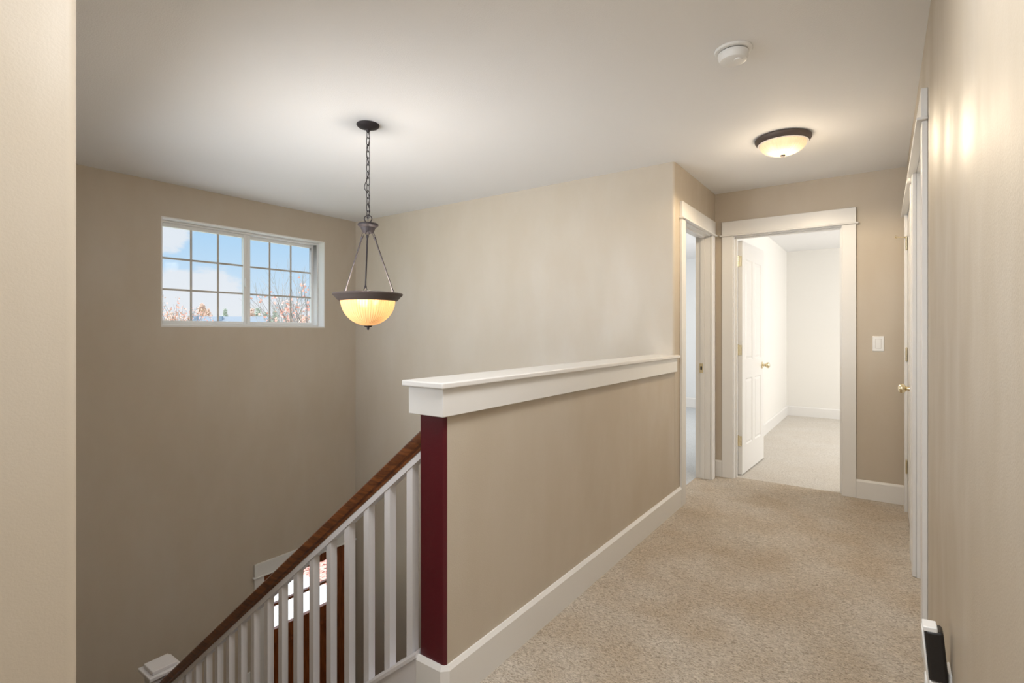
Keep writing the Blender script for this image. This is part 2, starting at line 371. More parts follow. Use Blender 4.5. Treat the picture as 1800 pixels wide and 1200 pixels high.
# ------------------------------------------------------------------ half wall
hw = empty('wall_half', (XH-T/2, (Y0+YP)/2, 0)); struct(hw, 'tan half wall with a white cap separating the hall from the stairwell', 'wall')
m = MB(); m.box(XH-T, XH, Y0+.012, YP-.001, 0, 1.06)
m.build('panel', M['wall'], hw)
m = MB(); m.prism(arc(XH-T+.012, Y0+.012, .012, 180, 270, 5) + arc(XH-.012, Y0+.012, .012, 270, 360, 5), 0, 1.06)
m.build('end_panel', M['red'], hw, smooth=True)['label'] = 'dark red painted end'
m = MB(); t = .02
m.prism([(XH-T-t, 1.252), (XH+t, 1.252), (XH+t, YP-.002), (XH, YP-.002), (XH, Y0), (XH-T, Y0), (XH-T, YP-.002), (XH-T-t, YP-.002)], .972, 1.066)
m.build('fascia', M['trim'], hw, bevel=.002)
m = MB(); m.prism([(XH-T-.036, 1.233), (XH+.035, 1.233), (XH+.035, 3.655), (XH+.001, 3.655), (XH+.001, YP-.001), (XH-T-.036, YP-.001)], 1.066, 1.087)
m.build('cap', M['trim'], hw, bevel=.005, seg=3)

# ------------------------------------------------------------------ baseboards
def base_x(m, x, s, y0, y1, h=.14, t=.015, z=0):     # runs along y, on wall plane x, projecting by s
    m.hexa([(x, y0, z), (x+s*t, y0, z), (x+s*t, y1, z), (x, y1, z)], [(x, y0, z+h-.014), (x+s*t, y0, z+h-.014), (x+s*t, y1, z+h-.014), (x, y1, z+h-.014)])
    m.hexa([(x, y0, z+h-.014), (x+s*t, y0, z+h-.014), (x+s*t, y1, z+h-.014), (x, y1, z+h-.014)], [(x, y0, z+h), (x+s*t*.4, y0, z+h), (x+s*t*.4, y1, z+h), (x, y1, z+h)])
def base_y(m, y, s, x0, x1, h=.14, t=.015, z=0):
    m.hexa([(x0, y, z), (x1, y, z), (x1, y+s*t, z), (x0, y+s*t, z)], [(x0, y, z+h-.014), (x1, y, z+h-.014), (x1, y+s*t, z+h-.014), (x0, y+s*t, z+h-.014)])
    m.hexa([(x0, y, z+h-.014), (x1, y, z+h-.014), (x1, y+s*t, z+h-.014), (x0, y+s*t, z+h-.014)], [(x0, y, z+h), (x1, y, z+h), (x1, y+s*t*.4, z+h), (x0, y+s*t*.4, z+h)])
# half wall baseboard, wrapping the end with a chamfered corner
m = MB(); q = .015; k = .012
def ringpoly(o): return [(XH-T-.0, Y0-o), (XH-k+o*.3, Y0-o), (XH+o, Y0+k-o*.3), (XH+o, 3.745), (XH, 3.745), (XH, Y0+k), (XH-k, Y0), (XH-T, Y0)]
m.prism(ringpoly(q), 0, .126)
pa, pb = ringpoly(q), ringpoly(q*.4); n_ = len(pa)
m.add([(x, y, .126) for x, y in pa] + [(x, y, .14) for x, y in pb], [tuple(range(n_, 2*n_))] + [(i, (i+1) % n_, n_+(i+1) % n_, n_+i) for i in range(n_)])
struct(m.build('baseboard_half_wall', M['trim']), 'white baseboard along the foot of the half wall', 'baseboard')
m = MB(); base_y(m, YE, -1, B1+.006+.09, XR); struct(m.build('baseboard_end', M['trim']), 'white baseboard right of the bedroom doorway', 'baseboard')
m = MB(); base_y(m, YE, -1, XH, B0-.006-.09); struct(m.build('baseboard_corner', M['trim']), 'short white baseboard between the two left doorways', 'baseboard')
m = MB(); base_x(m, XR, -1, YB, C0-.096); struct(m.build('baseboard_right', M['trim']), 'white baseboard at the foot of the near right wall', 'baseboard')
m = MB(); base_x(m, XR, -1, C1+.096, E0-.096); struct(m.build('baseboard_between_doors', M['trim']), 'short white baseboard between the two right-hand doors', 'baseboard')
m = MB(); base_x(m, XH, 1, YB, YN-.02); struct(m.build('baseboard_near_left', M['trim']), 'white baseboard at the foot of the near left wall', 'baseboard')
m = MB(); base_x(m, -1.17, 1, YE+T, 8.741); struct(m.build('baseboard_bedroom_left', M['trim']), 'white baseboard along the bedroom wall behind the door', 'baseboard')
m = MB(); base_y(m, 8.741, -1, -1.155, 2.5); struct(m.build('baseboard_bedroom_back', M['trim']), 'white baseboard along the bedroom back wall', 'baseboard')
m = MB(); base_y(m, 8.68, -1, -4.2, -1.29, h=.16); struct(m.build('baseboard_side_room', M['trim']), 'white baseboard in the room through the side doorway', 'baseboard')

# ------------------------------------------------------------------ door trim (casing, header, bead, jamb)
def frame_T(origin, udir, ndir):
    u = Vector(udir); n = Vector(ndir); z = Vector((0, 0, 1))
    return Matrix(((u.x, n.x, z.x, origin[0]), (u.y, n.y, z.y, origin[1]), (u.z, n.z, z.z, origin[2]), (0, 0, 0, 1)))
def door_frame(par, Tm, W, hd, depth=T, cw=.09, stop_at=.045, ext=(0, 0), stop=True):
    # local frame: x along opening 0..W, y out of the wall (into hall), z up
    for side in (0, 1):
        m = MB(Tm); x0, x1 = (-.006-cw, -.006) if side == 0 else (W+.006, W+.006+cw)
        m.box(x0, x1, 0, .018, 0, hd+.006); m.build('casing', M['trim'], par, bevel=.0025)
    m = MB(Tm); m.box(-.006-cw-ext[0], W+.006+cw+ext[1], 0, .021, hd+.018, hd+.132); m.build('header', M['trim'], par, bevel=.0025)
    m = MB(Tm); m.box(-.006-cw-.016-ext[0], W+.006+cw+.016+ext[1], 0, .036, hd+.006, hd+.0185); m.build('header_bead', M['trim'], par, bevel=.004, seg=3)
    m = MB(Tm); m.box(-.02, 0, -depth, .0, 0, hd+.02); m.box(W, W+.02, -depth, .0, 0, hd+.02); m.box(0, W, -depth, .0, hd, hd+.02)
    if stop:
        m.box(0, .011, -stop_at-.034, -stop_at, 0, hd-.011); m.box(W-.011, W, -stop_at-.034, -stop_at, 0, hd-.011); m.box(0, W, -stop_at-.034, -stop_at, hd-.011, hd)
    m.build('jamb', M['trim'], par)
def leaf_mesh(Tm, W, z0, z1, th, panels, mat, par, name='door_leaf'):
    # local: x 0..W, y -th/2..th/2 ; panels: list of (x0,x1,z0,z1)
    m = MB(Tm); g = .007
    xs = sorted({0, W} | {p[0] for p in panels} | {p[1] for p in panels}); zs = sorted({z0, z1} | {p[2] for p in panels} | {p[3] for p in panels})
    for i in range(len(xs)-1):
        for j in range(len(zs)-1):
            cx, cz = (xs[i]+xs[i+1])/2, (zs[j]+zs[j+1])/2
            inp = any(p[0] < cx < p[1] and p[2] < cz < p[3] for p in panels)
            t = th/2 - (g if inp else 0)
            m.box(xs[i], xs[i+1], -t, t, zs[j], zs[j+1])
    for p in panels:
        a, b, c, d = p
        for sgn in (-1, 1):
            y0 = sgn*(th/2-g); y1 = sgn*(th/2-.0015)
            i1, i2 = .014, .032
            m.hexa([(a+i1, y0, c+i1), (b-i1, y0, c+i1), (b-i1, y0, d-i1), (a+i1, y0, d-i1)], [(a+i2, y1, c+i2), (b-i2, y1, c+i2), (b-i2, y1, d-i2), (a+i2, y1, d-i2)])
            # sticking slope round the recess
            yo = sgn*th/2; r0 = .0; r1 = .009
            ring_o = [(a, yo, c), (b, yo, c), (b, yo, d), (a, yo, d)]; ring_i = [(a+r1, y0, c+r1), (b-r1, y0, c+r1), (b-r1, y0, d-r1), (a+r1, y0, d-r1)]
            m.add(ring_o + ring_i, [(0, 1, 5, 4), (1, 2, 6, 5), (2, 3, 7, 6), (3, 0, 4, 7)])
    return m.build(name, mat, par)
def knob(par, base, n, mat='brass'):
    # base on the door face, n outward unit vector
    rot = Vector((0, 0, 1)).rotation_difference(Vector(n)).to_matrix()
    m = MB(); m.lathe([(0, 0), (.031, 0), (.032, .004), (.028, .008), (.013, .010), (.011, .028), (.018, .034), (.026, .042), (.028, .052), (.025, .062), (.014, .068), (0, .069)], base, 28, rot)
    return m.build('knob', M[mat], par, smooth=True)
def hinge(par, p, u, n, z, leafw=.03):
    # p: barrel axis, u: direction of visible leaf plate, n: plate normal
    m = MB(); p = Vector(p); u = Vector(u); n = Vector(n)
    m.tube([p + Vector((0, 0, z-.045)), p + Vector((0, 0, z+.045))], .0055, 10)
    m.lathe([(0, 0), (.005, .002), (.004, .006), (0, .008)], p + Vector((0, 0, z+.045)), 10)
    a = p; b = p + u*leafw
    q = [a - n*.0012, b - n*.0012, b + n*.0012, a + n*.0012]
    m.hexa([v + Vector((0, 0, z-.044)) for v in q], [v + Vector((0, 0, z+.044)) for v in q])
    for dz in (-.03, 0, .03):
        m.lathe([(0, 0), (.004, .0), (.003, .0015), (0, .002)], b - u*.011 + n*.001 + Vector((0, 0, z+dz)), 10, Vector((0, 0, 1)).rotation_difference(n).to_matrix())
    return m.build('hinge', M['brass'], par)
def four_panels(W, z0=.25, z1=.835, z2=1.0, z3=1.89, st=.11, mid=.085):
    h = (W - mid)/2
    return [(st, h, z0, z1), (h+mid, W-st, z0, z1), (st, h, z2, z3), (h+mid, W-st, z2, z3)]

# door 1: doorway to the side room (left hall wall)
d1 = empty('door_1', (XH, (A0+A1)/2, 0)); struct(d1, 'narrow white-framed side doorway at the end of the half wall', 'door')
T1 = frame_T((XH, A0, 0), (0, 1, 0), (1, 0, 0)); door_frame(d1, T1, A1-A0, HD)
m = MB(); m.box(XH-.085, XH-.055, A1-.0125, A1-.0105, .90, .98); m.build('strike_plate', M['brass'], d1)
m = MB(); m.box(XH-.077, XH-.063, A1-.0135, A1-.012, .925, .955); m.build('strike_hole', M['dark'], d1)

# door 2: bedroom doorway with the open leaf
d2 = empty('door_2', ((B0+B1)/2, YE, 0)); struct(d2, 'white doorway at the hall end with its panelled door standing open into the bedroom', 'door')
T2 = frame_T((B0, YE, 0), (1, 0, 0), (0, -1, 0)); door_frame(d2, T2, B1-B0, HD, stop_at=.045)
ang = math.radians(87); hx, hy = B0+.004, YE+T+.006
du = Vector((math.cos(ang), math.sin(ang), 0)); dn = Vector((math.sin(ang), -math.cos(ang), 0))
Wl = B1-B0-.006
TL = frame_T((hx + dn.x*.0175, hy + dn.y*.0175, 0), du, dn)
leaf = leaf_mesh(TL, Wl, .012, 2.04, .035, four_panels(Wl), M['trim'], d2)
kp = Vector((hx, hy, 0)) + dn*.035 + du*(Wl-.065) + Vector((0, 0, .925)); knob(leaf, kp, dn)
kp = Vector((hx, hy, 0)) + du*(Wl-.065) + Vector((0, 0, .925)); knob(leaf, kp, -dn)
for z in (.30, 1.09, 1.86): hinge(leaf, (B0+.006, YE+T+.0, 0), (1, 0, 0), (0, -1, 0), z)
m = MB(); m.box(B1-.002, B1, YE+.03, YE+.06, .90, .98); m.build('strike_plate', M['brass'], d2)

# doors 3 and 4 on the right wall
d3 = empty('door_3', (XR, (C0+C1)/2, 0)); struct(d3, 'nearer white-framed door on the right wall, closed and set back in its frame', 'door')
T3 = frame_T((XR, C1, 0), (0, -1, 0), (-1, 0, 0)); door_frame(d3, T3, C1-C0, HD, stop_at=.05)
Tl3 = frame_T((XR+.103, C1-.003, 0), (0, -1, 0), (-1, 0, 0)); lf = leaf_mesh(Tl3, C1-C0-.006, .012, 2.04, .035, four_panels(C1-C0-.006), M['trim'], d3)
knob(lf, (XR+.0855, C0+.07, .925), (-1, 0, 0))
d4 = empty('door_4', (XR, (E0+E1)/2, 0)); struct(d4, 'farther closed white door on the right wall with brass hinges and round knob', 'door')
T4 = frame_T((XR, E1, 0), (0, -1, 0), (-1, 0, 0)); door_frame(d4, T4, E1-E0, HD, stop_at=.045)
Tl4 = frame_T((XR+.0175, E1-.003, 0), (0, -1, 0), (-1, 0, 0)); lf = leaf_mesh(Tl4, E1-E0-.006, .012, 2.04, .035, four_panels(E1-E0-.006), M['trim'], d4)
knob(lf, (XR, E0+.06, .925), (-1, 0, 0))
for z in (.315, 1.09, 1.86):
    hinge(lf, (XR-.007, E1-.003, 0), (0, -1, 0), (-1, 0, 0), z, .016)
m = MB(); m.tube([(XR-.008, E1-.003, 1.90), (XR-.06, E1-.03, 1.905)], .0035, 8)
m.lathe([(0, 0), (.009, .002), (.010, .008), (.006, .014), (0, .015)], (XR-.06, E1-.03, 1.905), 14, Vector((0, 0, 1)).rotation_difference(Vector((-1, -.5, .1)).normalized()).to_matrix())
m.build('hinge_stop', M['brass'], lf, smooth=True)

# door 5: front door in the foyer
d5 = empty('door_5', (XW, (DY0+DY1)/2, FZ)); struct(d5, 'reddish wooden front door with a divided glass top, seen between the balusters', 'door')
T5 = frame_T((XW, DY1, FZ), (0, -1, 0), (1, 0, 0)); hd5 = DZ1 - FZ - .02
door_frame(d5, T5, DY1-DY0, hd5, depth=.20, ext=(0, 0), stop=False)
y0, y1 = DY0+.004, DY1-.004; xa, xb = XW-.05, XW-.008; zt = FZ+hd5-.004
G0, G1, g0, g1 = 2.70, 3.40, -1.56, -1.10
m = MB(); m.box(xa, xb, y0, G0, FZ+.01, zt); m.box(xa, xb, G1, y1, FZ+.01, zt); m.box(xa, xb, G0, G1, g1, zt)
m.box(xa, xb, G0, G1, g0-.13, g0); m.box(xa, xb, G0, G1, FZ+.01, FZ+.25); yc = (G0+G1)/2
m.box(xa, xb, yc-.06, yc+.06, FZ+.25, g0-.13)
for (a, b) in ((G0, yc-.06), (yc+.06, G1)):
    m.box(xa+.012, xb-.012, a, b, FZ+.25, g0-.13)
    m.hexa([(xb-.012, a+.02, FZ+.27), (xb-.012, b-.02, FZ+.27), (xb-.012, b-.02, g0-.15), (xb-.012, a+.02, g0-.15)], [(xb-.002, a+.05, FZ+.30), (xb-.002, b-.05, FZ+.30), (xb-.002, b-.05, g0-.18), (xb-.002, a+.05, g0-.18)])
leaf5 = m.build('door_leaf', M['mahog'], d5); leaf5['label'] = 'reddish mahogany stained door'
m = MB(); w3 = (G1-G0)/3
for k_ in (1, 2): m.box(xa+.004, xb-.004, G0+w3*k_-.011, G0+w3*k_+.011, g0, g1)
m.box(xa+.004, xb-.004, G0, G1, -1.342, -1.318); m.build('muntin', M['mahog'], leaf5)
m = MB().box(xa+.018, xa+.022, G0, G1, g0, g1); m.build('glass', M['glass'], leaf5)
knob(leaf5, (xb, DY0+.06, FZ+.95), (1, 0, 0))

# ------------------------------------------------------------------ window 1 (stairwell slider)
w1 = empty('window_1', (XW, (WY0+WY1)/2, WZ0)); struct(w1, 'white sliding window with grilles high on the stairwell wall', 'window')
m = MB(); t = .010      # painted return lining the opening
m.box(XW-.100, XW+.001, WY0, WY0+t, WZ0, WZ1); m.box(XW-.100, XW+.001, WY1-t, WY1, WZ0, WZ1)
m.box(XW-.100, XW+.001, WY0+t, WY1-t, WZ1-t, WZ1); m.box(XW-.100, XW+.001, WY0+t, WY1-t, WZ0, WZ0+t)
m.build('window_return', M['trim'], w1)
a0, a1, c0, c1 = WY0+t, WY1-t, WZ0+t, WZ1-t
m = MB(); fx0, fx1 = XW-.190, XW-.098; fw = .018
m.box(fx0, fx1, a0, a0+fw, c0, c1); m.box(fx0, fx1, a1-fw, a1, c0, c1); m.box(fx0, fx1, a0+fw, a1-fw, c1-fw, c1); m.box(fx0, fx1, a0+fw, a1-fw, c0, c0+.018)
m.build('window_frame', M['vinyl'], w1, bevel=.002)
def sash(y0, y1, x0, x1, sw, name):
    z0, z1 = c0+.018, c1-fw
    m = MB(); m.box(x0, x1, y0, y0+sw, z0, z1); m.box(x0, x1, y1-sw, y1, z0, z1); m.box(x0, x1, y0+sw, y1-sw, z1-sw, z1); m.box(x0, x1, y0+sw, y1-sw, z0, z0+sw*.9)
    so = m.build(name, M['vinyl'], w1, bevel=.002)
    gx = (x0+x1)/2; gy0, gy1, gz0, gz1 = y0+sw, y1-sw, z0+sw*.9, z1-sw
    MB().box(gx-.003, gx-.001, gy0-.004, gy1+.004, gz0-.004, gz1+.004).build('glass', M['glass'], so)
    m = MB()
    for k in (1, 2):
        yy = gy0 + (gy1-gy0)*k/3; zz = gz0 + (gz1-gz0)*k/3
        m.box(gx-.0008, gx+.005, yy-.008, yy+.008, gz0, gz1); m.box(gx-.0006, gx+.0048, gy0, gy1, zz-.008, zz+.008)
    m.build('grille', M['muntin'], so)
    return so
ym = (a0+a1)/2
s1 = sash(a0+fw-.003, ym+.002, XW-.152, XW-.116, .030, 'sliding_sash')
s2 = sash(ym-.002, a1-fw+.003, XW-.186, XW-.154, .030, 'fixed_sash')
m = MB(); m.box(XW-.150, XW-.110, ym-.030, ym-.004, c0+.018, c1-fw); m.box(XW-.165, XW-.118, ym-.002, ym+.034, c0+.018, c1-fw); m.build('meeting_stile', M['vinyl'], w1, bevel=.002)
m = MB(); m.box(XW-.112, XW-.094, ym-.022, ym-.010, 1.66, 1.74); m.box(XW-.112, XW-.103, ym-.028, ym-.004, 1.675, 1.725); m.build('latch', M['vinyl'], s1, bevel=.003)

# ------------------------------------------------------------------ stairs
rise, run = .19, .19/SL
st = empty('staircase', (XH, (YN+Y0)/2, -1.9)); tag(st, 'carpeted stairs going down from the hall beside the white railing', 'stairs')
m = MB()
for i in range(9):
    x1 = XH-.004-run*i if i else XH-.004
    zt_ = -rise*(i+1); m.box(x1-run-.02, x1, YN+.002, Y0-.03, zt_-.2, zt_)
zl = -rise*10
m.box(XW+.002, XH-.004-run*9, YN+.002, Y0-.03, zl-.2, zl)
m.build('flight', M['carpet'], st)
m = MB()
for i in range(5):
    zt_ = zl - rise*(i+1); y_ = Y0-.03+run*i; m.box(XW+.02, -3.6, y_, y_+run+.02, max(FZ, zt_-.2), zt_)
m.build('lower_flight', M['carpet'], st)

# ------------------------------------------------------------------ railing
XT = XH-T            # where the railing starts, at the half wall end
XN, YR = -3.53, 1.325
rl = empty('stair_railing', (XT, YR, .0)); tag(rl, 'white baluster railing with a brown wooden handrail sloping down the stairs', 'railing')
def topz(x, z_at, x_at=-1.31): return z_at + (x - x_at)*SL
xe = XN+.07
# knee skirt with moulded top
m = MB(); zs_ = .150
pr = [(-.052, -.34), (.045, -.34), (.045, -.02), (-.052, -.02)]
m.sweep_x(pr, (XT, YR, topz(XT, zs_)), (xe, YR, topz(xe, zs_))); m.build('skirt_board', M['rail_white'], rl)
m = MB(); pr = [(-.060, -.022), (.052, -.022), (.052, -.008), (.046, 0), (-.054, 0), (-.060, -.008)]
m.sweep_x(pr, (XT, YR, topz(XT, zs_)), (xe, YR, topz(xe, zs_))); m.build('shoe_rail', M['rail_white'], rl)
# handrail
zr = .917
m = MB(); pr = [(-.022, -.072), (.022, -.072), (.022, -.060), (.030, -.052), (.033, -.030), (.031, -.012), (.018, -.001), (0, .002), (-.018, -.001), (-.031, -.012), (-.033, -.030), (-.030, -.052), (-.022, -.060)]
m.sweep_x(pr, (XT, YR, topz(XT, zr)), (xe, YR, topz(xe, zr))); m.build('handrail', M['oak'], rl, smooth=True)['label'] = 'brown stained wooden handrail'
m = MB(); pr = [(-.019, -.100), (.019, -.100), (.019, -.072), (-.019, -.072)]
m.sweep_x(pr, (XT, YR, topz(XT, zr)), (xe, YR, topz(xe, zr))); m.build('sub_rail', M['rail_white'], rl)
# balusters
s = .030; xb0 = -1.398
def bal_mesh(x):
    m = MB(); zb = topz(x, zs_)-.004; ztp = topz(x, zr)-.096; d = s*SL
    m.hexa([(x, YR-s/2, zb), (x+s, YR-s/2, zb+d), (x+s, YR+s/2, zb+d), (x, YR+s/2, zb)], [(x, YR-s/2, ztp), (x+s, YR-s/2, ztp+d), (x+s, YR+s/2, ztp+d), (x, YR+s/2, ztp)])
    return m
b0 = bal_mesh(xb0).build('baluster', M['rail_white'], rl, origin=(xb0, YR, topz(xb0, zs_)))
i = 1
while xb0 - .119*i > xe + .03:
    b = b0.copy(); C.objects.link(b); b.parent = rl
    b.location = b0.location + Vector((-.119*i, 0, -.119*i*SL)); i += 1
# newel post
m = MB(); a = .062; zc = -.742
m.box(XN-a, XN+a, YR-a, YR+a, zl, zc-.02); nw = m.build('newel_post', M['rail_white'], rl, bevel=.003)
m = MB(); b_ = .088; c_ = .066
m.box(XN-b_, XN+b_, YR-b_, YR+b_, zc-.034, zc-.012)
m.box(XN-a-.008, XN+a+.008, YR-a-.008, YR+a+.008, zc-.05, zc-.034)
m.hexa([(XN-c_, YR-c_, zc-.012), (XN+c_, YR-c_, zc-.012), (XN+c_, YR+c_, zc-.012), (XN-c_, YR+c_, zc-.012)], [(XN-c_, YR-c_, zc+.010), (XN+c_, YR-c_, zc+.010), (XN+c_, YR+c_, zc+.010), (XN-c_, YR+c_, zc+.010)])
m.build('newel_cap', M['rail_white'], nw, bevel=.004)

# ------------------------------------------------------------------ pendant lamp
px, py = -2.41, 1.961
pd = empty('pendant_lamp', (px, py, H)); tag(pd, 'dark bronze pendant lamp with an amber glass bowl hanging on a chain over the stairwell', 'lamp')
m = MB(); m.lathe([(0, H), (.064, H), (.064, H-.006), (.058, H-.014), (.036, H-.022), (.014, H-.030), (.010, H-.040), (.006, H-.046), (0, H-.047)], (px, py, 0), 36); m.build('canopy', M['bronze'], pd, smooth=True)
zc1 = 1.905; ztop = H-.040
m = MB(); L = .046; nlk = int((ztop - zc1)/(L-.0095)); pit = (ztop - zc1)/nlk
for k in range(nlk):
    zc_ = ztop - pit*(k+.5); pts = []
    for j in range(16):
        t_ = 2*PI*j/16; a_ = .0095*math.cos(t_); b_2 = math.sin(t_); zz = zc_ + (.5*L-.0095)*(1 if b_2 > 0 else -1)*min(1, abs(b_2)*4) + .0095*b_2
        ca = .9 if k % 2 else -.55
        pts.append((px + a_*math.cos(ca+YAW), py + a_*math.sin(ca+YAW), zz))
    m.tube(pts, .0021, 6, closed=True)
m.build('chain', M['bronze'], pd, smooth=True)
m = MB(); cr, sr = math.cos(YAW), math.sin(YAW)
pts = []
for j in range(61):
    t_ = j/60; off = .008*math.sin(t_*PI*6) + (.018*math.exp(-((t_-.9)/.05)**2)) - (.016*math.exp(-((t_-.64)/.06)**2)); pts.append((px+off*cr, py+off*sr, H-.035-(H-.035-1.89)*t_))
m.tube(pts, .0022, 6); m.build('cord', M['bronze'], pd, smooth=True)
zh = 1.872
m = MB(); m.tube([(px + .021*math.cos(2*PI*j/24)*cr, py + .021*math.cos(2*PI*j/24)*sr, 1.899+.021*math.sin(2*PI*j/24)) for j in range(24)], .003, 8, closed=True); m.build('loop', M['bronze'], pd, smooth=True)
m = MB(); m.lathe([(0, zh+.008), (.010, zh+.006), (.052, zh), (.058, zh-.006), (.058, zh-.012), (.050, zh-.020), (.042, zh-.024), (.036, zh-.040), (.030, zh-.052), (.026, zh-.056), (0, zh-.056)], (px, py, 0), 40)
m.build('hub', M['bronze'], pd, smooth=True)
zrim = 1.470
rr = .165
for k in range(3):
    a_ = math.radians(50.9 + (-95, 25, 145)[k])
    ax, ay = math.cos(a_), math.sin(a_)
    p0 = Vector((px+.032*ax, py+.032*ay, zh-.054)); p1 = Vector((px+rr*ax, py+rr*ay, zrim))
    m = MB(); d = (p1-p0).normalized()
    m.tube([p0+d*.028, p1-d*.022], .0042, 8)
    m.tube([p0+d*.022, p0+d*.036, p0+d*.044], [.0075, .0065, .004], 8); m.tube([p1-d*.04, p1-d*.028, p1-d*.018], [.004, .0065, .0075], 8)
    for c_, r_ in ((p0+d*.010, .010), (p1-d*.008, .009)):
        tt = Vector((-ay, ax, 0)); m.tube([c_ + tt*r_*math.cos(2*PI*j/14) + d*r_*1.3*math.sin(2*PI*j/14) for j in range(14)], .0018, 6, closed=True)
    m.build('rod', M['bronze'], pd, smooth=True)
m = MB(); m.lathe([(.150, zrim-.002), (.178, zrim+.003), (.194, zrim), (.197, zrim-.006), (.192, zrim-.014), (.183, zrim-.020), (.176, zrim-.030), (.166, zrim-.040), (.158, zrim-.044), (.150, zrim-.040), (.150, zrim-.002)], (px, py, 0), 64)
m.build('rim', M['bronze_rim'], pd, smooth=True)
zg = zrim-.036
prof = [(.153*math.cos(math.radians(a_)), zg-.150*math.sin(math.radians(a_))) for a_ in range(0, 88, 6)]
prof = [(max(.001, r), z) for r, z in prof] + [(.001, zg-.150)]
inner = [(max(.001, r-.004), z+.004) for r, z in prof[::-1]]
m = MB(); m.lathe(prof + inner, (0, 0, 0), 72)
gl = m.build('glass_bowl', M['bowl'], pd, smooth=True, origin=(0, 0, zg)); gl.location = Vector((0, 0, zg-H)); gl['label'] = 'amber ribbed glass bowl'
m = MB(); zb_ = zg-.150; m.lathe([(0, zb_+.002), (.024, zb_+.001), (.020, zb_-.005), (.008, zb_-.009), (.006, zb_-.020), (.004, zb_-.024), (0, zb_-.025)], (px, py, 0), 24); m.build('finial', M['bronze'], pd, smooth=True)
m = MB(); m.lathe([(0, 1.345), (.018, 1.350), (.028, 1.368), (.028, 1.382), (.016, 1.405), (.013, 1.43), (0, 1.43)], (px+.035, py-.01, 0), 20); m.build('bulb', M['bulb'], pd, smooth=True)
light('pendant_glow', 'POINT', (px, py, 1.45), 15, (1, .92, .82), radius=.07)

# ------------------------------------------------------------------ flush ceiling lamp
cx, cy_ = -.499, 3.569
cl = empty('ceiling_lamp', (cx, cy_, H)); tag(cl, 'lit round flush ceiling lamp with a bronze rim and ribbed glass near the bedroom door', 'lamp')
m = MB(); m.lathe([(.10, H), (.152, H), (.157, H-.006), (.156, H-.016), (.148, H-.030), (.138, H-.038), (.130, H-.038), (.128, H-.02), (.10, H)], (cx, cy_, 0), 56); m.build('rim', M['bronze_rim'], cl, smooth=True)
m = MB(); m.lathe([(.140, H-.034), (.141, H-.039), (.132, H-.040), (.130, H-.036), (.140, H-.034)], (cx, cy_, 0), 56); m.build('trim_ring', M['plastic'], cl, smooth=True)
zg = H-.036
prof = [(.131*math.cos(math.radians(a_)), -.072*math.sin(math.radians(a_))) for a_ in range(0, 88, 6)] + [(.001, -.072)]
inner = [(max(.001, r-.003), z+.003) for r, z in prof[::-1]]
m = MB(); m.lathe(prof + inner, (0, 0, 0), 72); gl = m.build('glass_dome', M['dome'], cl, smooth=True, origin=(0, 0, 0)); gl.location = (0, 0, -.036)
m = MB(); m.lathe([(0, -.070), (.014, -.0715), (.014, -.077), (.006, -.082), (0, -.083)], (cx, cy_, zg), 20); m.build('finial', M['bronze'], cl, smooth=True)
for dx, dy in ((-.055, -.03), (.055, .03)):
    m = MB(); m.lathe([(0, -.052), (.015, -.048), (.022, -.034), (.015, -.02), (.010, -.012), (0, -.012)], (cx+dx, cy_+dy, zg), 16); m.build('bulb', M['bulb'], cl, smooth=True)
light('ceiling_lamp_glow', 'POINT', (cx, cy_, H-.16), 3.6, (1, .82, .60), radius=.10)
sp = light('ceiling_lamp_down', 'SPOT', (cx, cy_, H-.125), 34, (1, .82, .58), target=(cx, cy_, 0), radius=.06); sp.data.spot_size = math.radians(172); sp.data.spot_blend = .25

# ------------------------------------------------------------------ smoke detector
sx, sy_ = -.514, 2.334
sd = empty('smoke_detector', (sx, sy_, H)); tag(sd, 'round white smoke detector on the ceiling', 'smoke detector')
m = MB(); m.lathe([(0, H), (.074, H), (.075, H-.004), (.072, H-.009), (.062, H-.011), (0, H-.011)], (sx, sy_, 0), 44); m.build('base_ring', M['plastic'], sd, smooth=True)
m = MB(); m.lathe([(.056, H-.010), (.056, H-.016)], (sx, sy_, 0), 44); m.build('vent_gap', M['dark'], sd)
m = MB(); m.lathe([(0, H-.015), (.060, H-.015), (.061, H-.020), (.059, H-.034), (.053, H-.046), (.044, H-.050), (0, H-.051)], (sx, sy_, 0), 44); m.build('body', M['plastic'], sd, smooth=True)
m = MB(); m.lathe([(0, H-.050), (.016, H-.050), (.015, H-.0545), (0, H-.056)], (sx+.022, sy_-.012, 0), 24); m.build('test_button', M['plastic'], sd, smooth=True)

# ------------------------------------------------------------------ light switches, outlet, plug-in unit
def wall_plate(name, label, cat, c, u, n, w_=.072, h_=.116, rocker=True, group=None):
    Tm = frame_T(c, u, n); e_ = empty(name, c); tag(e_, label, cat, group)
    m = MB(Tm); m.hexa([(-w_/2, 0, -h_/2), (w_/2, 0, -h_/2), (w_/2, 0, h_/2), (-w_/2, 0, h_/2)], [(-w_/2+.003, .006, -h_/2+.003), (w_/2-.003, .006, -h_/2+.003), (w_/2-.003, .006, h_/2-.003), (-w_/2+.003, .006, h_/2-.003)])
    m.build('plate', M['plastic'], e_)
    if rocker:
        m = MB(Tm); m.box(-.0185, .0185, .0055, .0065, -.035, .035); m.build('surround', M['muntin'], e_)
        m = MB(Tm); m.hexa([(-.0165, .005, -.033), (.0165, .005, -.033), (.0165, .005, .033), (-.0165, .005, .033)], [(-.0165, .0075, -.033), (.0165, .0075, -.033), (.0165, .011, .033), (-.0165, .011, .033)]); m.build('rocker', M['plastic'], e_)
    else:
        for dz in (-.02, .02):
            m = MB(Tm); m.box(-.017, .017, .005, .0075, dz-.014, dz+.014); m.build('socket', M['plastic'], e_, bevel=.003)
    return e_
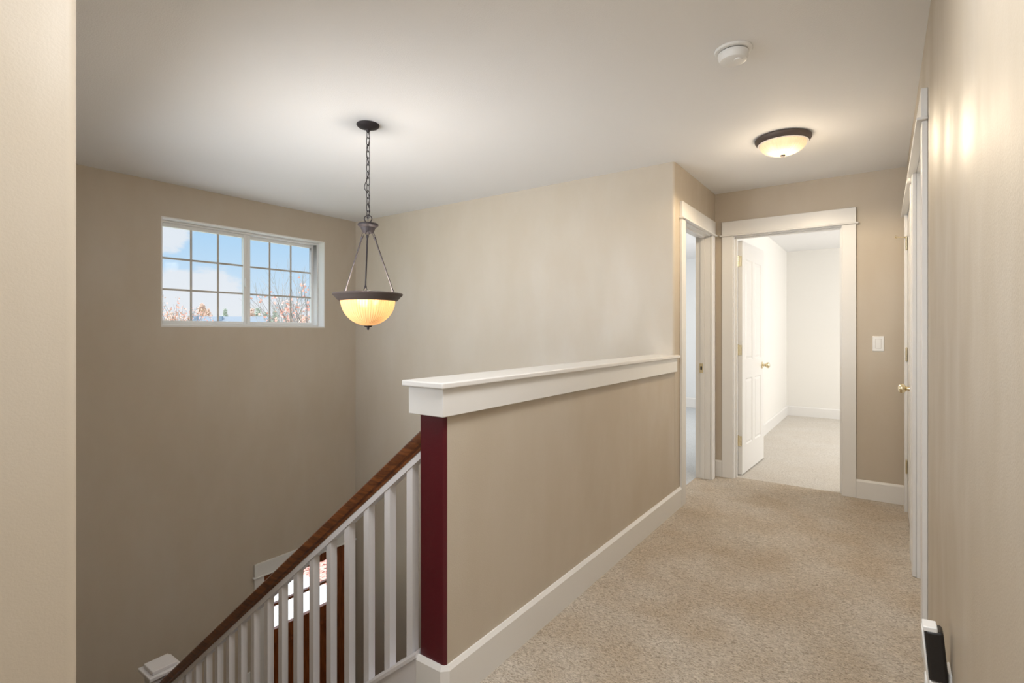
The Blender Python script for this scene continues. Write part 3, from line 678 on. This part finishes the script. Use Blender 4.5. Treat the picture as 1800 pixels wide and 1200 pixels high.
wall_plate('light_switch', 'white rocker light switch on the end wall right of the bedroom doorway', 'light switch', (-.026, YE, 1.161), (1, 0, 0), (0, -1, 0), h_=.112)
wall_plate('light_switch', 'small white light switch low on the stairwell wall beside the front door', 'light switch', (XW, 2.435, -1.885), (0, -1, 0), (1, 0, 0))
OY, OZ = 1.73, .335
wall_plate('wall_outlet', 'white outlet plate low on the right wall behind the plugged-in unit', 'outlet', (XR, OY, OZ), (0, -1, 0), (-1, 0, 0), rocker=False)
pu = empty('plug_in_unit', (XR-.03, OY-.05, OZ)); tag(pu, 'slim black and white plug-in unit leaning out from the outlet low on the right wall', 'plug-in unit')
Tu = Matrix.Translation((.1105, 1.700, .435)) @ Matrix.Rotation(math.radians(-5), 4, 'Y')
m = MB(Tu); m.box(-.020, .019, -.020, .030, -.062, .064); m.build('body', M['black'], pu, bevel=.007, seg=3)['label'] = 'black face of the unit'
m = MB(Tu); m.box(-.0245, -.0195, -.017, .028, -.078, .062); m.box(-.022, .008, -.018, .026, .060, .073); m.build('shell', M['plastic'], pu, bevel=.003)['label'] = 'white edge and top'
m = MB(); m.box(.088, XR-.0062, 1.684, 1.732, .300, .372); m.build('cradle', M['plastic'], pu, bevel=.005)

# ------------------------------------------------------------------ outside
GZ = -3.3
m = MB().box(-300, XW-.3, -200, 300, GZ-.5, GZ); struct(m.build('lawn', M['grass']), 'pale lawn outside the house', 'lawn')
m = MB().box(-9.5, XW-.21, 1.4, 5.4, GZ-.1, FZ-.03); struct(m.build('porch', M['concrete']), 'pale concrete porch outside the front door', 'porch')
m = MB().box(-16, -9.5, -1.0, 14.0, GZ-.1, GZ+.02); m.box(-9.5, -5.5, 5.45, 14.0, GZ-.1, GZ+.02); struct(m.build('driveway', M['concrete']), 'pale concrete drive beyond the front door', 'driveway')
rnd = random.Random(5)
m = MB()
for _ in range(900):
    x = rnd.uniform(-9.3, -7.6) ; y = rnd.uniform(5.6, 6.7); a_ = rnd.uniform(0, PI); r_ = rnd.uniform(.04, .09); z_ = GZ+.022+rnd.uniform(.003, .03)
    c_, s_ = math.cos(a_)*r_, math.sin(a_)*r_
    m.add([(x-c_, y-s_, z_), (x+s_, y-c_, z_+.01), (x+c_, y+s_, z_), (x-s_, y+c_, z_-.002)], [(0, 1, 2, 3)])
tag(m.build('fallen_leaves', M['leaf_red']), 'reddish fallen leaves lying on the pale drive outside the front door', 'leaves', kind='stuff')

def house(name, label, u0, u1, v, D, gables):
    a, b = at(u0, v, D), at(u1, v, D); ux = (b-a); ux.z = 0; L_ = ux.length; ux.normalize(); n = Vector((-ux.y, ux.x, 0))
    if n.dot(Vector((-1, .8, 0))) < 0: n = -n
    h = empty(name, (a.x, a.y, GZ)); tag(h, label, 'house')
    Tm = frame_T((a.x, a.y, 0), ux, n); zr_ = a.z; ze = zr_-3.4; dp = 5.0
    m = MB(Tm); m.box(0, L_, -dp, dp, GZ, ze); m.build('wall', M['siding'], h)
    m = MB(Tm); o = .5
    m.add([(-o, -dp-o, ze-.2), (L_+o, -dp-o, ze-.2), (L_+o, 0, zr_), (-o, 0, zr_), (-o, dp+o, ze-.2), (L_+o, dp+o, ze-.2)], [(0, 1, 2, 3), (3, 2, 5, 4), (0, 3, 4), (1, 5, 2), (0, 4, 5, 1)])
    m.build('roof', M['roof'], h)
    for gx in gables:
        m = MB(Tm); w_ = .9; f_ = -dp*.42
        m.add([(gx-w_, f_-1, zr_-1.6), (gx+w_, f_-1, zr_-1.6), (gx, f_-1, zr_+.15), (gx-w_, 0, zr_-1.6), (gx+w_, 0, zr_-1.6), (gx, 0, zr_+.15)], [(0, 1, 2), (0, 2, 5, 3), (1, 4, 5, 2), (3, 5, 4), (0, 3, 4, 1)])
        m.build('gable', M['roof_dark'], h)
    m = MB(Tm); m.box(L_*.35, L_*.35+.6, -1.6, -.9, zr_-1, zr_+.02); m.build('roof_vent', M['roof_dark'], h)
    for k in range(3):
        m = MB(Tm); m.box(L_*(.18+.28*k), L_*(.18+.28*k)+1.2, -dp-.06, -dp+.02, ze-2.2, ze-.8); m.build('window', M['dark'], h)
M['roof_dark'] = paint('roof_dark', (.22, .29, .38), .8, 0)
house('house', 'distant house with a blue-grey roof and small dark gable seen through the window', 350, 470, 556, 120, (.4,))

def branch(m, p, d, L_, r, depth, rn, tips, spread, sides=4):
    n = 4; pts = [p.copy()]; q = p.copy(); dd = d.copy()
    for _ in range(n):
        dd = (dd + Vector((rn.uniform(-1, 1), rn.uniform(-1, 1), rn.uniform(-.3, .9)))*.10).normalized(); q = q + dd*L_/n; pts.append(q.copy())
    m.tube(pts, [r*(1-.55*i/n) for i in range(n+1)], sides)
    if depth == 0: tips.append((pts[-2], q)); return
    for k in range(rn.randint(3, 4)):
        t_ = rn.randint(1, n); a_ = rn.uniform(0, 2*PI); o = dd.orthogonal().normalized(); o.rotate(Matrix.Rotation(a_, 3, dd))
        nd_ = (dd + o*spread*rn.uniform(.5, 1.1)).normalized(); tips.append((pts[t_], pts[t_]))
        branch(m, pts[t_], nd_, L_*rn.uniform(.55, .8), r*.55, depth-1, rn, tips, spread, 3)
def leaves_mesh(m, centers, n, size, spread, rn):
    for _ in range(n):
        a, b = rn.choice(centers); c_ = a.lerp(b, rn.random()) + Vector((rn.gauss(0, 1), rn.gauss(0, 1), rn.gauss(0, 1)))*spread
        u = Vector((rn.gauss(0, 1), rn.gauss(0, 1), rn.gauss(0, 1))).normalized(); v = u.orthogonal().normalized(); s_ = size*rn.uniform(.6, 1.3)
        m.add([c_-u*s_, c_-v*s_*.7, c_+u*s_, c_+v*s_*.7], [(0, 1, 2, 3)])
def tree(u, D, vtop, label, kind, seed, width=1.0):
    rn = random.Random(seed); top = at(u, vtop, D); base = Vector((top.x, top.y, GZ)); Ht = top.z - GZ
    o = empty('tree', base); tag(o, label, 'tree')
    m = MB(); tips = []
    if kind in ('sparse', 'bare'):
        L1 = Ht*.36; pts = [base, base + Vector((0, 0, L1))]; r = Ht*.012; m.tube(pts, [r, r*.8], 6)
        for k in range(6):
            a_ = 2*PI*k/6 + rn.uniform(-.3, .3); sp = .34*width
            branch(m, pts[-1] - Vector((0, 0, rn.uniform(0, L1*.3))), Vector((math.cos(a_)*sp, math.sin(a_)*sp, 1)).normalized(), Ht*.34, r*.5, 3 if kind == 'bare' else 2, rn, tips, .55*width)
        m.build('trunk', M['bark_pale' if kind == 'bare' else 'bark'], o)
        if kind == 'sparse':
            m = MB(); leaves_mesh(m, tips, 520, Ht*.0085, Ht*.012, rn); m.build('foliage', M['leaf_red'], o)
    else:
        m.tube([base, base + Vector((0, 0, Ht*.97))], [Ht*.015, Ht*.002], 6); m.build('trunk', M['bark'], o)
        m = MB(); cs = []
        for k in range(160):
            t_ = rn.random()**1.3; z_ = Ht*(.14 + .86*t_)
            wr = {'round': math.sqrt(max(0, 1-(2*t_-1)**2))*.30+.02, 'cone': .15*(1-t_)**.7+.01}[kind]*Ht*width
            a_ = rn.uniform(0, 2*PI); rr_ = wr*math.sqrt(rn.random()); c_ = base + Vector((math.cos(a_)*rr_, math.sin(a_)*rr_, z_-Ht*.02)); cs.append((c_, c_))
        leaves_mesh(m, cs, 2200, Ht*.018, Ht*.016, rn); m.build('foliage', M['leaf_green' if 'conifer' in label else 'leaf_peach'], o)
for a_ in [
    (289, 26, 519, 'nearly bare tree with a few red leaves at the left edge of the window view', 'sparse', 1, .8),
    (322, 30, 530, 'small nearly bare tree with sparse red leaves in the left sash, second from the left', 'sparse', 2, .7),
    (340, 36, 546, 'low sparse red-leaved tree just left of the distant gable', 'sparse', 3, .9),
    (355, 175, 533, 'tallest peach-leaved tree behind the distant house gable', 'cone', 4, 1.5),
    (366, 150, 543, 'shorter peach-leaved tree right of the tall one behind the distant roof', 'cone', 5, 1.4),
    (306, 110, 548, 'low rounded peach tree on the skyline at the lower left of the window', 'round', 6, 1.5),
    (396, 190, 542, 'pale distant conifer rising above the middle of the distant roof', 'cone', 7, .8),
    (443, 140, 543, 'peach-leaved tree seen just right of the window mullion', 'cone', 8, 1.5),
    (453, 165, 541, 'pointed peach tree left of the small dark conifer', 'cone', 9, 1.3),
    (466, 195, 549, 'small dark green conifer between the peach trees and the bare tree', 'cone', 10, 1.3),
    (484, 90, 546, 'grey-green conifer at the left foot of the big bare tree', 'cone', 11, 1.0),
    (504, 34, 484, 'tall pale leafless tree with fanning branches in the right sash', 'bare', 12, 1.0),
    (520, 60, 553, 'low bushy peach-leaved tree right of the bare tree', 'round', 13, 1.6),
    (547, 20, 484, 'nearer tree with clumps of red leaves at the right edge of the window view', 'sparse', 14, .75),
    (535, 70, 556, 'low bushy peach tree at the lower right corner of the window view', 'round', 15, 1.6),
]: tree(*a_)
